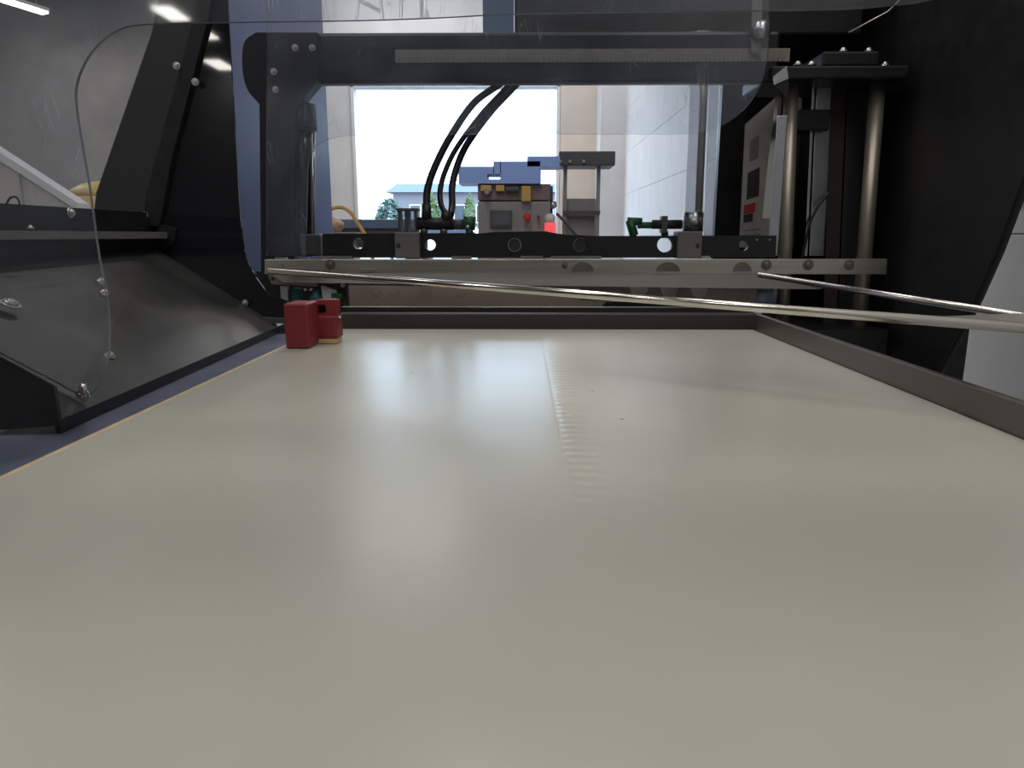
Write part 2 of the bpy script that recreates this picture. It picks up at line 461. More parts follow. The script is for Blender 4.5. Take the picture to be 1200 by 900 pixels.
# end strip and stained plate past the belt
nose = thing('end_bar', 'dark steel bar across the far end of the belt', 'bar', (0, 1.18, -.2))
a, b_ = P(398, 366, 1.185), P(885, 381, 1.185)
MB().box(a.x, b_.x, 1.178, 1.20, b_.z - .03, a.z).build('bar', M['dark_bar'], nose, bevel=.003)
MB().box(a.x, b_.x, 1.195, 1.21, a.z - .02, P(0, 359, 1.2).z).build('upper_lip', M['black'], nose)
for x in (a.x + .02, b_.x - .06): MB().box(x, x + .04, 1.18, 1.2, ZF, -.03).build('support', M['black'], nose)
sp = thing('backing_plate', 'brownish stained steel plate behind the belt end under the sealing bar', 'plate', P(550, 362, 1.9375))
MB().xz([[(400, 330), (712, 330), (712, 344), (695, 364), (406, 364)]], 1.9375, .0062).build('plate', M['plate'], sp)
MB().xz([[(712, 340), (724, 340), (698, 366), (688, 366), (688, 362), (694, 362)]], 1.9329, .0047).build('end_clip', M['steel'], sp)
for px in (440, 462, 499, 540, 640): bolt(sp, P(px, 342, 1.9375), .0155, .0019, m='plate', washer=False)

# ================================================================== LEFT TRAY
tray = thing('side_tray', 'sloping worn black tray along the left side of the belt', 'tray', (-.5, .85, 0))
Y1, Y2 = .575, 1.165
lo1, lo2 = PZ(70, 492, .004), PZ(332, 380, .004)
hi2 = P(183, 292, Y2); hi1 = Vector((hi2.x - .02, lo1.y, hi2.z))
n = Vector((-.4, 0, -1)).normalized() * .003
MB().hexa([lo1 + n, lo2 + n, hi2 + n, hi1 + n, lo1, lo2, hi2, hi1]).build('sloped_plate', M['tray'], tray)
q1, q2 = lo1.copy(), lo2.copy()
MB().hexa([(q1.x, q1.y, -.0072), (q2.x, q2.y, -.0072), (q2.x - .004, q2.y, -.0072), (q1.x - .004, q1.y, -.0072),
           q1 + Vector((.0005, 0, 0)), q2 + Vector((.0005, 0, 0)), q2 + Vector((-.006, 0, .001)), q1 + Vector((-.006, 0, .001))]).build('front_lip', M['black'], tray)
MB().xz([[(-120, 357), (0, 420), (63, 454), (70, 499), (0, 504), (-120, 512)]], lo1.y - .007, .004).build('end_plate', M['black'], tray)
Ye = lo1.y - .007
MB().hexa([P(-120, 356, Ye), P(0, 419, Ye), P(63, 453, Ye), P(63, 452, Ye), P(-120, 356, Ye + .010), P(0, 419, Ye + .010), P(63, 453, Ye + .010), P(62, 452, Ye + .010)]).build('end_plate_flange', M['charcoal'], tray)
# ledge
lz0, lz1, lz2, lz3 = .145, .1535, .156, .186
xl = hi2.x - .005
MB().box(xl - .004, xl, .1, Y2, lz1, lz3).build('ledge_strip', M['black'], tray)
MB().box(xl - .002, xl + .028, .1, Y2 + .0, lz1 - .003, lz1).build('ledge_shelf', M['charcoal'], tray)
MB().box(xl + .026, xl + .030, .1, Y2 - .01, lz0 + .0005, lz1 + .002).build('ledge_lip', M['lip'], tray, label='bare grey lip of the ledge')
MB().box(xl - .006, xl - .002, .1, Y2, lz0 - .05, lz1).build('ledge_back', M['black'], tray)
MB().box(-.60, -.475, .1, 1.13, -.85, -.06).build('tray_support', M['black'], tray)
nrm = Vector((.45, 0, .9)).normalized()
def on_tray(px, py):
    d = ray(px, py); o = Vector((0, 0, CAM_H)); nn = (hi2 - lo2).cross(lo1 - lo2)
    return o + d * ((lo2 - o).dot(nn) / d.dot(nn))
for px, py, r in ((12, 357, .007), (123, 344, .004), (128, 418, .004)):
    bolt(tray, on_tray(px, py), r, .004, nrm)
bolt(tray, P(82, 249, .86) , .0045, .004, (1, 0, 0)); bolt(tray, P(36, 268, .82), .003, .003, (0, 0, 1))

# left frame
lf = thing('left_frame', 'black slanted sheet frame at the far left of the machine', 'frame', P(300, 378, 1.172))
MB().xz([bez2([(243, -60), (225, 27), (200, 120), (172, 225)]) + [(168, 262), (178, 301), (302, 379), (336, 379), (336, 352), (314, 345)] +
         bez2([(300, 325), (288, 300), (281, 250), (276, 160), (268, 30), (264, -60)])], 1.170, .004).build('face', M['black_gloss'], lf)
MB().xz([[(243, -60), (225, 27), (172, 225), (170, 262), (186, 266), (200, 190), (242, 27), (256, -60)]], 1.160, .009).build('slanted_flange', M['black'], lf)
MB().xz([[(172, 294), (180, 294), (304, 372), (336, 374), (336, 379), (302, 380), (172, 302)]], 1.158, .011).build('lower_flange', M['charcoal'], lf)
MB().xz([[(186, 262), (206, 268), (202, 288), (180, 292)]], 1.163, .006).build('corner_tab', M['black'], lf)
for px, py in ((207, 77), (229, 96), (170, 252), (181, 298), (287, 355)): bolt(lf, P(px, py, 1.158), .0042, .004)
MB().box(P(300, 276, 1.17).x - .04, P(300, 276, 1.17).x - .02, 1.174, 1.19, ZF, P(0, 366, 1.17).z).build('foot', M['black'], lf)
tag(MB().xz([[(200, -60), (176, 40), (112, 225), (106, 275), (172, 275), (230, 27), (250, -60)]], 1.32, .02).build('jamb_panel', M['jamb'], bevel=.003),
    'dark grey slanted panel left of the black frame, above the ledge', 'panel')
X = P(268, 100, 2.02).x
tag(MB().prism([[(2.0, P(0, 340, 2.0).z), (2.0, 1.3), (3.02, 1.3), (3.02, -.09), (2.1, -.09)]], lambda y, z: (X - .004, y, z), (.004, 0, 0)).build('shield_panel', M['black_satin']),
    'black side shield behind the left column, shining from the doorway, blue sheen painted in', 'panel')

# ================================================================== GUARDS
ng = thing('safety_guard', 'large scratched clear guard with a round-cornered opening, bolted to the sloping tray', 'guard', P(-50, 380, .6))
edge = bez2([(-150, 335), (0, 415), (60, 446), (98, 467)], 2)[:-1] + bez2([(99, 467), (112, 455), (122, 434), (127, 405), (125, 350), (115, 300), (104, 220), (97, 180), (89, 130), (88, 104),
        (95, 80), (110, 56), (135, 36), (170, 28), (280, 25.5), (420, 23.5), (520, 20), (600, 16), (760, 13.5), (980, 10.5), (1040, 6), (1090, 0), (1150, -20), (1195, -65), (1212, -130), (1216, -250)], 4)
MB().xz([edge + [(1216, -260), (-150, -260)]], .600, .0035, 1).build('sheet', [M['poly'], M['poly_edge']], ng)
bolt(ng, P(98, 463, .598), .0042, .0045); 
MB().cyl(P(98, 462, .592), P(98, 449, .592), .0028, n=10).build('stud', M['bolt'], ng)
for py in (330, 343): bolt(ng, P(117 if py == 330 else 121, py, .599), .003, .003)
MB().tube(bez([P(7, 240, .605), P(12, 232, .607), P(19, 231, .607), P(23, 238, .605), P(22, 244, .605)], 6), .0009, 6).build('wire_ring', M['rubber'], ng)
rg = thing('safety_guard', 'clear hanging guard at the far end, rounded corners, in front of the crossbeam', 'guard', P(340, 300, 1.7825))
edge = [(312, -60), (312, 300), (358, 300)] + bez2([(360, 230), (361, 195), (366, 177), (378, 166), (400, 160), (440, 158), (600, 157), (780, 157), (820, 155), (850, 145), (876, 124), (892, 98), (899, 72), (902, 40)], 4) + [(903, -60)]
MB().xz([edge], 1.7825, .0047, 1).build('sheet', [M['poly_far'], M['far_edge']], rg)

# ================================================================== GANTRY
ga = thing('press_gantry', 'black press frame with a crossbeam on two posts over the belt end', 'machine', (0, 2.015, -.31))
def rbox(px0, py0, px1, py1, Y, dep, name, m, bev=.0047, parent=None, label=None):
    return MB().pbox(px0, py0, px1, py1, Y, dep).build(name, M[m], parent if parent is not None else ga, bevel=bev, label=label)
rbox(300, 38, 912, 96, 1.9375, .045, 'crossbeam', 'beam', .0093)
MB().xz([bez2([(300, 38), (286, 50), (284, 80), (290, 105), (304, 122)]) + [(306, 320), (345, 320), (345, 128), (372, 96), (372, 38)]], 1.9143, .0465).build('left_post', M['beam'], ga)
MB().cyl(P(355, 300, 1.9685), P(355, 130, 1.9685), .0256, n=20).build('left_sleeve', M['sleeve'], ga)
MB().cyl(P(355, 152, 1.9685), P(355, 122, 1.9685), .0364, .0349, n=20).build('sleeve_cap', M['rubber'], ga)
MB().cyl(P(367.5, 300, 1.9995), P(367.5, 150, 1.9995), .0047, n=10).build('left_guide_rod', M['chrome'], ga)
rbox(350, 274, 376, 300, 1.9298, .062, 'sleeve_foot', 'charcoal')
for px, py in ((321, 84), (323, 105), (346, 56), (366, 56)): bolt(ga, P(px, py, 1.9143), .0062, .006)
# ruler tape
ru = rbox(463, 58, 925, 72, 1.9352, .0023, 'ruler_tape', 'ruler', 0, label='grey-beige ruler strip stuck on the crossbeam')
tk = MB()
for i in range(86):
    px = 468 + i * 5.28; l = 4.2 if i % 4 == 0 else 2.2
    tk.pbox(px, 72 - l, px + .7, 71.6, 1.9345, .0009)
tk.build('graduation', M['ink'], ru, kind='stuff')
# right-hand post group
rbox(905, 77, 1065, 92, 1.9143, .248, 'top_plate', 'black')
rbox(965, 60, 1030, 77, 1.9375, .155, 'top_block', 'black')
for px, py in ((935, 75), (951, 75), (1037, 76)): bolt(ga, P(px, py + 2, 1.953), .0085, .0078, (0, 0, 1))
for px in (988, 1018): bolt(ga, P(px, 61, 1.9685), .0085, .0078, (0, 0, 1))
MB().cyl(P(928, 91, 1.9762), P(915, 430, 1.9762), .0178, n=24).build('guide_rod', M['post_rod'], ga)
MB().cyl(P(1029, 91, 1.9762), P(1003, 430, 1.9762), .0194, n=24).build('guide_rod', M['post_rod'], ga)
MB().hexa([P(899, 300, 1.9561), P(912, 300, 1.9561), P(912, 300, 1.9995), P(899, 300, 1.9995), P(911, 135, 1.9561), P(924, 135, 1.9561), P(924, 135, 1.9995), P(911, 135, 1.9995)]).build('slide_strip', M['alu'], ga, bevel=.0031)
MB().hexa([P(948, 300, 2.0305), P(966, 300, 2.0305), P(966, 300, 2.0615), P(948, 300, 2.0615), P(957, 95, 2.0305), P(976, 95, 2.0305), P(976, 95, 2.0615), P(957, 95, 2.0615)]).build('profile_strip', M['alu'], ga, bevel=.0031)
MB().hexa([P(943, 300, 2.015), P(946, 300, 2.015), P(946, 300, 2.0615), P(943, 300, 2.0615), P(952, 95, 2.015), P(955, 95, 2.015), P(955, 95, 2.0615), P(952, 95, 2.0615)]).build('bright_edge', M['chrome'], ga)
MB().hexa([P(963, 430, 2.0305), P(978, 430, 2.0305), P(978, 430, 2.108), P(963, 430, 2.108), P(974, 92, 2.0305), P(992, 92, 2.0305), P(992, 92, 2.108), P(974, 92, 2.108)]).build('post', M['brown_col'], ga)
MB().hexa([P(980, 430, 2.0615), P(998, 430, 2.0615), P(998, 430, 2.1235), P(980, 430, 2.1235), P(994, 92, 2.0615), P(1014, 92, 2.0615), P(1014, 92, 2.1235), P(994, 92, 2.1235)]).build('post', M['grey_col'], ga)
rbox(936, 128, 972, 153, 1.9917, .0775, 'clamp', 'rubber')
MB().xz([[(906, 90), (922, 77), (924, 92), (908, 99)]], 1.9096, .0047).build('bent_tab', M['alu'], ga)
MB().xz([[(908, 98), (924, 92), (924, 116)]], 1.9135, .0047).build('corner_gusset', M['black'], ga)
MB().tube(bez([P(972, 226, 2.015), P(960, 240, 2.0072), P(949, 262, 2.0026), P(944, 285, 2.0026), P(940, 304, 2.0026)], 8), .0034, 8).build('thin_cable', M['rubber'], ga)
MB().pbox(300, 318, 402, 374, 1.995, .01).build('light_block_plate', M['black'], ga)  # added black plates blocking the bright view beneath the sealing bar
MB().pbox(690, 328, 905, 374, 1.995, .01).build('light_block_plate', M['black'], ga)
MB().box(-.93, .961, 1.8833, 2.48, ZF, -.093).build('machine_base', M['black'], ga)

hood = thing('upper_hood', 'black hood housing above the crossbeam at the top right', 'housing', P(760, 30, 2.108))
MB().pbox(603, -70, 1010, 40, 2.108, .31).build('housing', M['black'], hood, bevel=.0062)
MB().pbox(565, -70, 602, 38, 2.0848, .062).build('blue_plate', M['blue_metal'], hood, label='blue-grey plate at the hood edge')
MB().hexa([P(880, 62, 1.922), P(892, 62, 1.922), P(892, 62, 1.9298), P(880, 62, 1.9298), P(882, -30, 1.922), P(894, -30, 1.922), P(894, -30, 1.9298), P(882, -30, 1.9298)]).build('grey_strap', M['steel_dull'], hood)
MB().lathe(P(894, 34, 1.9034), [(.0031, -.0062), (.0186, 0), (.024, .0093), (.0202, .0186), (.0124, .0217)], 20, 'Y').build('round_knob', M['alu'], hood)
MB().tube([P(995, 38, 2.015), P(1040, 14, 2.015), P(1075, -20, 2.015)], .0019, 6).build('thin_wire', M['steel'], hood)

# right shroud
XS = .98
shr = thing('side_shroud', 'tall matt black side shroud with a slanted front edge, right of the machine', 'panel', (XS, 2.0, -.09))
def on_x(px, py, x):
    d = ray(px, py); t = x / d.x; return (d.y * t, CAM_H + d.z * t)
e1 = [on_x(1094, 450, XS), on_x(1098, 436, XS), on_x(1120, 395, XS), on_x(1142, 350, XS), on_x(1166, 295, XS), on_x(1200, 203, XS)]
sl = (e1[-1][1] - e1[-2][1]) / (e1[-1][0] - e1[-2][0])
top = (e1[-1][0] + (1.5 - e1[-1][1]) / sl, 1.5)
MB().prism([[(2.52, -.09), (2.52, 1.5), top] + e1[::-1]], lambda y, z: (XS, y, z), (.02, 0, 0)).build('sheet', M['black'], shr)
MB().tube([(XS + .01, y, z) for y, z in [top] + e1[::-1]], .006, 8).build('rolled_edge', M['black'], shr)
MB().box(P(841.5, 200, 2.42).x, XS, 2.42, 2.45, -.09, 1.5).build('rear_sheet', M['black'], shr)
MB().box(XS - .0, XS + .02, 2.46, 2.52, ZF, -.09).build('foot', M['black'], shr)
MB().box(P(1108, 410, 1.9).x, P(1129, 440, 1.9).x, 1.9, 1.95, ZF, P(0, 340, 1.9).z).build('rear_post', M['black'], shr)

# control placard (oblique side of a cabinet)
cb = thing('control_cabinet', 'off-white cabinet side with dark and red printed labels behind the chrome posts', 'cabinet', P(888, 278, 2.2475))
tl, bl, trr, br = P(873, 146, 2.2785), P(866, 290, 2.2785), P(916, 108, 2.17), P(908, 290, 2.17)
dv = Vector((.093, .093, 0))
MB().hexa([bl, br, br + dv, bl + Vector((.0775, .031, 0)), tl, trr, trr + dv, tl + Vector((.0775, .031, 0))]).build('body', M['placard'], cb)
def label_quad(u0, v0, u1, v1, m, name='printed_label'):
    def pt(u, v): return (tl.lerp(trr, u)).lerp(bl.lerp(br, u), v) + Vector((-.0012, -.0012, 0))
    b = MB(); vs = [pt(u0, v0), pt(u1, v0), pt(u1, v1), pt(u0, v1)]
    o = Vector((.001, .001, 0))
    b.hexa([vs[3], vs[2], vs[2] + o, vs[3] + o, vs[0], vs[1], vs[1] + o, vs[0] + o]); return b.build(name, M[m], cb)
label_quad(.18, .17, .42, .33, 'ruler'); label_quad(.16, .41, .50, .62, 'ink'); label_quad(.10, .66, .42, .73, 'ink_red'); label_quad(.10, .735, .36, .80, 'ink')
for v in (.44, .50, .56): label_quad(.22, v, .42, v + .035, 'steel_dull', 'display_row')
for v in (.86, .90): label_quad(.1, v, .6, v + .008, 'ruler', 'text_line')
# plastic sleeve with glints
tag(MB().hexa([P(893, 256, 2.1235), P(903, 256, 2.1235), P(903, 256, 2.1282), P(893, 256, 2.1282), P(910, 100, 2.1235), P(913, 100, 2.1235), P(913, 100, 2.1282), P(910, 100, 2.1282)]).build('plastic_strip', M['chrome']),
    'narrow shiny plastic strip tapering upward before the label cabinet', 'strip')

# chrome shafts in the middle, bright sheen imitated by see-through tubes
for i, (pxt, pxb, Y, r, lab) in enumerate(((822, 811, 2.0615, .024, 'thick pale shaft rising from the grey clamp block, sheen and brown reflection built in'),
                                          (839, 829, 2.0925, .0132, 'slim pale shaft right beside the thick one, bright sheen built in'))):
    s = thing('guide_shaft', lab, 'tube', P(pxb, 300, Y), 'pale upright shafts')
    MB().cyl(P(pxb, 300, Y), P(pxt, 38, Y), r, n=24).build('tube', M['tube'], s)
    if i == 0:
        MB().cyl(P(pxb + 5.5, 300, Y), P(pxt + 5.5, 38, Y), .0105, n=16).build('brown_reflection_rod', M['post_rod'], s)  # brown rod added in place of the shaft's brown reflection
        MB().cyl(P(pxb + .5, 272, Y), P(pxb + 1.5, 249, Y), r * 1.18, n=24).build('collar', M['alu'], s)
    else:
        MB().cyl(P(pxb, 300, Y), P(pxb + .5, 290, Y), r * 1.6, n=16).build('collar', M['steel_dull'], s)

# ================================================================== SEALING BAR
sb = thing('sealing_bar', 'long brushed steel sealing bar across the far end of the belt', 'bar', P(680, 330, 1.86))
MB().xz([[(310, 304), (1040, 303.5), (1039, 321.5), (310, 321)]], 1.86, .0155).build('face_bar', M['steel'], sb, bevel=.0012)
MB().hexa([P(332, 331, 1.8213), P(960, 339, 1.8213), P(975, 334, 1.8755), P(332, 327, 1.8755), P(316, 320, 1.8414), P(896, 322, 1.8414), P(905, 320, 1.8755), P(316, 318, 1.8755)]).build('lower_flange', M['flange'], sb)
strip = [(330, 328), (890, 330), (884, 352), (860, 356), (680, 352), (680, 338), (400, 334)]
holes = [[(c + 11 * math.cos(math.pi * k / 8), 336 + 14 * math.sin(math.pi * k / 8)) for k in range(9)] for c in (749, 785, 820)]
MB().xz([strip] + holes, 1.8848, .0047).build('scalloped_strip', M['steel_dull'], sb)
MB().pbox(700, 330, 870, 354, 1.9158, .0047).build('liner', M['liner'], sb)
MB().xz([[(312, 318), (372, 320), (372, 336), (318, 333)], circle(320, 327, 2.2, 10), circle(364, 328, 2.2, 10)], 1.8368, .0062).build('end_bracket', M['steel_dull'], sb)
for px in (898, 947, 995, 387, 662): bolt(sb, P(px, 310.5, 1.86), .0101 if px != 662 else .0062, .0062, m='steel_dull')
for px, w in ((683, 26), (783, 28), (870, 22)):
    hs = [(px + w / 2 * math.cos(math.pi * k / 8), 318 - 11 * math.sin(math.pi * k / 8)) for k in range(9)]
    MB().xz([hs], 1.8577, .0031).build('embossed_pad', M['steel_dull'], sb)
for px0, px1 in ((345, 368), (387, 403), (421, 440), (321, 331)): MB().pbox(px0, 316 if px0 > 330 else 310, px1, 319, 1.8538, .0047).build('bright_clip', M['bolt'], sb)
for px0, px1 in ((372, 412), (529, 552), (610, 636), (646, 705), (322, 336), (350, 362), (822, 832)): MB().pbox(px0, 300 if px0 > 362 else 301.5, px1, 304, 1.8647, .0078).build('top_shim', M['alu'], sb)
MB().hexa([P(870, 334, 1.9065), P(904, 334, 1.9065), P(904, 334, 1.9375), P(870, 334, 1.9375), P(876, 334 - 2, 1.9065), P(910, 332, 1.9065), P(910, 332, 1.9375), P(876, 332, 1.9375)]).build('slot_edge', M['black'], sb)
tag(MB().cyl(P(874, 346, 1.96), P(906, 346, 1.96), .031, n=24).build('air_cylinder', M['cyl']), 'short blue-silver cylinder under the right end of the sealing bar', 'cylinder')
tag(MB().pbox(880, 366, 893, 371, 1.8445, .0155).build('small_tab', M['alu'], bevel=.0016), 'small bright tab beneath the polished rod, at the right', 'tab')

# clutter under the left end
tag(MB().pbox(328, 335, 338, 354, 1.86, .0186).build('support_strip', M['alu'], bevel=.0016), 'thin grey upright strip behind the red block, leftmost', 'strip')
tag(MB().pbox(340, 338, 351, 358, 1.8755, .031).build('teal_module', M['teal'], bevel=.0016), 'small teal plastic module behind the red block', 'module')
cl = thing('cable_gland', 'white and teal cable fitting under the left end of the sealing bar', 'fitting', P(375, 350, 1.86))
MB().hexa([P(378, 352, 1.8445), P(394, 352, 1.8445), P(394, 352, 1.8755), P(378, 352, 1.8755), P(376, 334, 1.8445), P(395, 340, 1.8445), P(395, 340, 1.8755), P(376, 334, 1.8755)]).build('body', M['white_plastic'], cl, bevel=.0031)
MB().lathe(P(371, 350, 1.8523), [(.017, -.0062), (.017, .0047), (.0109, .0124), (.0078, .0248)], 14).build('gland_nut', M['teal'], cl)
MB().pbox(388, 344, 401, 349, 1.829, .0155).build('plug', M['green'], cl)
bd = [tag(MB().lathe(P(px, 339, 1.8523), [(.0016, -.0047), (.0054, -.0016), (.0054, .0016), (.0016, .0047)], 10, 'Y').build('terminal_screw', M['chrome']), l, 'screw') for px, l in
      ((358, 'tiny bright screw head above the red block, left of two'), (364.5, 'tiny bright screw head above the red block, right of two'))]
bk = thing('black_bracket', 'upright black bracket between the red block and the stained plate', 'bracket', P(402, 378, 1.8445))
MB().pbox(395, 331, 407, 364, 1.8476, .031).build('upright', M['rubber'], bk, bevel=.0031)
bolt(bk, P(402, 334, 1.8476), .0047, .0047)

# ================================================================== MANIFOLD BAR
mf = thing('manifold_bar', 'black drilled bar lying behind the steel sealing bar', 'bar', P(650, 300, 1.9065))
top_edge = [(378, 274)] + [(540, 273), (562, 273.5), (580, 271.8), (640, 271), (652, 273.5), (664, 275), (700, 276.5), (910, 276)]
hl = [circle(420, 285.5, 6.5), circle(504, 287, 6.5), circle(603, 287, 8), circle(680, 287, 8), circle(779, 287, 9), circle(871, 288, 6)]
MB().xz([top_edge + [(909, 302), (378, 302)]] + hl, 1.9003, .0155).build('bar', M['rubber'], mf)
for px in (603, 680): MB().cyl(P(px, 287, 1.905), P(px, 287, 1.922), .0163, n=16).build('hole_plug', M['ink'], mf)
for px, py in ((887, 281), (902, 281)): bolt(mf, P(px, py, 1.9003), .0025, .0016, washer=False)
for x0, x1, yt in ((462, 492, 272), (795, 822, 271)):
    k = MB().pbox(x0, yt, x1, 303, 1.8802, .062).build('clamp_block', M['clamp'], mf, bevel=.0031, label='grey clamp block')
    MB().cyl(P(x0 + (5 if x0 < 500 else 22), 288, 1.8794), P(x0 + (5 if x0 < 500 else 22), 288, 1.8833), .0062, n=12).build('screw_hole', M['ink'], k)
# clear sight glass on the left block
sg = thing('sight_glass', 'small square glass pillar with dark bars on the left clamp block', 'gauge', P(477, 272, 1.9143))
MB().pbox(466, 246, 469, 272, 1.8988, .0465).build('bar', M['dark_grey'], sg); MB().pbox(474, 246, 479, 272, 1.8988, .0465).build('bar', M['dark_grey'], sg)
MB().pbox(485, 246, 488, 272, 1.8988, .0465).build('bar', M['dark_grey'], sg); MB().pbox(465, 244, 489, 247, 1.8957, .0527).build('top_cap', M['dark_grey'], sg)
MB().pbox(469, 247, 485, 272, 1.9143, .0155).build('glass', M['poly_far'], sg)

# pneumatic fittings, left
fl = thing('air_fitting', 'black elbow fittings with a green collar on the drilled bar, left', 'fitting', P(520, 274, 1.9096))
Yf = 1.9096
MB().cyl(P(489, 262, Yf), P(531, 262, Yf), .0163, n=16).build('body', M['rubber'], fl)
MB().cyl(P(500, 258, Yf), P(500, 240, Yf), .0132, .0116, n=14).build('elbow', M['rubber'], fl)
MB().cyl(P(523, 258, Yf), P(523, 248, Yf), .0155, .0124, n=14).build('elbow', M['rubber'], fl)
MB().cyl(P(531, 263, Yf), P(543, 263, Yf), .0132, n=14).build('nut', M['dark_grey'], fl)
MB().cyl(P(543, 261, Yf), P(557, 262, Yf), .0178, n=14).build('green_collar', M['green'], fl)
MB().lathe(P(548, 266, Yf - .0186), [(.0016, -.0031), (.0062, 0), (.0062, .0047)], 12, 'Y').build('screw', M['bolt'], fl)
for px in (497, 520, 550): MB().cyl(P(px, 274, Yf), P(px, 267, Yf), .0095, n=10).build('stem', M['steel_dull'], fl)
fr = thing('air_fitting', 'black barrel fitting with a green elbow on the drilled bar, right', 'fitting', P(770, 277, 1.9096))
MB().cyl(P(764, 263, Yf), P(799, 263, Yf), .0116, n=16).build('barrel', M['rubber'], fr)
MB().cyl(P(747, 264, Yf), P(765, 264, Yf), .0085, n=12).build('neck', M['green'], fr)
MB().cyl(P(743, 276, Yf), P(738, 258, Yf), .0116, n=14).build('green_elbow', M['green'], fr)
MB().cyl(P(735, 259, Yf), P(752, 260, Yf), .0101, n=14).build('green_nut', M['green'], fr)
MB().pbox(776, 253, 782, 273, Yf - .0155, .031).build('lock_ring', M['dark_grey'], fr, bevel=.0016)
for px in (742, 779): MB().cyl(P(px, 279, Yf), P(px, 271, Yf), .0095, n=10).build('stem', M['rubber'], fr)

# air hoses
hz = [([(500, 246), (501, 222), (510, 195), (528, 160), (556, 120), (592, 92), (600, 60)], .0096, 'leftmost black air hose rising from the left elbow fitting'),
      ([(524, 252), (517, 240), (516, 222), (522, 200), (536, 172), (566, 132), (602, 92), (612, 60)], .0074, 'middle black air hose, bowed, rising from the second elbow'),
      ([(528, 252), (530, 240), (530, 218), (536, 194), (548, 168), (576, 130), (612, 90), (622, 60)], .0093, 'rightmost black air hose curving up before the bright doorway')]
for i, (pts, r, lab) in enumerate(hz):
    tag(MB().tube(bez([P(a, b, 1.915 + .1 * min(1, j / 5) + .02 * i * min(1, j / 4)) for j, (a, b) in enumerate(pts)], 10), r, 10).build('air_hose', M['rubber']), lab, 'hose', 'air hoses')

# ================================================================== SWEEP ARM
arm = thing('sweep_arm', 'polished V-shaped rod arm sticking out from the sealing bar to the right', 'arm', P(322, 317, 1.175))
A, B = P(316, 317, 1.170), P(1290, 391, .57)
C_, D = P(890, 322, 1.172), P(1290, 385, .70)
MB().cyl(A, B, .0047, n=20).build('rod', M['rod'], arm)
MB().cyl(C_, D, .0042, n=20).build('rod', M['chrome'], arm)
g0, g1, g2 = A.lerp(B, .888), C_.lerp(D, .851), D
th = Vector((0, 0, .002))
g3 = B
up = Vector((0, 0, .0035)); g0, g1, g2, g3 = g0 + up, g1 + up, g2 + up, g3 + up
MB().hexa([g0 - th, g3 - th, g2 - th, g1 - th, g0, g3, g2, g1]).build('gusset', M['steel'], arm)

# ================================================================== RED BLOCK
rb = thing('red_block', 'dark red stepped block standing at the left edge of the belt', 'block', PZ(352, 410, 0))
f0, f1 = PZ(335, 409, 0), PZ(359, 411, 0)
Yr = f0.y; h1 = P(335, 356, Yr).z; xw = f1.x - f0.x
MB().box(f0.x, f1.x, Yr, Yr + .052, .0008, h1).build('tall_block', M['red'], rb, bevel=.0022)
Yr2 = Yr + .046
x1 = P(395, 390, Yr2).x; zs = P(0, 370, Yr2).z; zt = P(0, 351, Yr2 + .01).z
MB().box(f1.x - .004, x1, Yr2, Yr2 + .035, .007, zs).build('lower_step', M['red'], rb, bevel=.002)
hp = P(377, 362, Yr2 + .008)
MB().prism([[(f1.x - .004, zs - .006), (x1 - .001, zs - .006), (x1 - .001, zt), (f1.x - .004, zt)],
            [(hp.x - .0055, hp.z - .006), (hp.x + .0055, hp.z - .006), (hp.x + .0055, hp.z + .006), (hp.x - .0055, hp.z + .006)]],
           lambda x, z: (x, Yr2 + .008, z), (0, .022, 0)).build('upper_step', M['red'], rb)
MB().box(hp.x - .007, hp.x + .007, Yr2 + .022, Yr2 + .029, hp.z - .008, hp.z + .008).build('socket', M['ink'], rb)
MB().box(P(370, 390, Yr2).x, x1 - .001, Yr2 - .001, Yr2 + .03, .0006, .007).build('pad', M['cream'], rb, bevel=.001, label='cream pad under the block')
bolt(rb, (x1, Yr2 + .01, zs - .003), .0022, .003, (1, 0, 0), washer=False)

# ================================================================== HALL BEYOND
Ym = 6.0
pm = thing('packing_machine', 'grey packing machine with a stepped boom before the doorway, blue lens flare painted in', 'machine', (P(600, 276, Ym).x, Ym, ZF))
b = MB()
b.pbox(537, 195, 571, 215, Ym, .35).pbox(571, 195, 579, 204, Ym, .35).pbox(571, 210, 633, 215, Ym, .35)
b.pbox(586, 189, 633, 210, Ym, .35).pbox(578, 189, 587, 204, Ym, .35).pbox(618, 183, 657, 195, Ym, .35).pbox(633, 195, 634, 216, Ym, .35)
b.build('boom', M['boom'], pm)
rbox(655, 177, 721, 194, Ym, .35, 'boom_end', 'dark_grey', .01, pm)
lo = P(0, 276, Ym).z
MB().box(P(560, 276, Ym).x, P(645, 276, Ym).x, Ym + .05, Ym + .6, ZF, P(0, 236, Ym).z).build('cabinet', M['machine_grey'], pm, bevel=.01)
MB().box(P(560, 276, Ym).x, P(645, 276, Ym).x, Ym + .04, Ym + .6, P(0, 235, Ym).z, P(0, 215.5, Ym).z).build('upper_cabinet', M['machine_brown'], pm, bevel=.01)
for x0, y0, x1_, y1, m, nm in ((563, 217, 576, 224, 'mustard', 'pipe_cap'), (581, 217, 591, 224, 'mustard', 'pipe_cap'), (611, 218, 622, 236, 'mustard', 'hazard_plate'), (592, 219, 608, 224, 'dark_grey', 'slot')):
    MB().pbox(x0, y0, x1_, y1, Ym - .01, .06).build(nm, M[m], pm, bevel=.006)
MB().lathe(P(571, 225, Ym - .02), [(.01, -.03), (.024, -.01), (.024, .06)], 14, 'Y').build('gauge', M['alu'], pm)
fb = MB().pbox(574, 246, 600, 267, Ym + .02, .05).build('screen_frame', M['dark_grey'], pm, bevel=.006)
MB().pbox(577, 249, 597, 264, Ym + .014, .01).build('screen', M['screen'], fb)
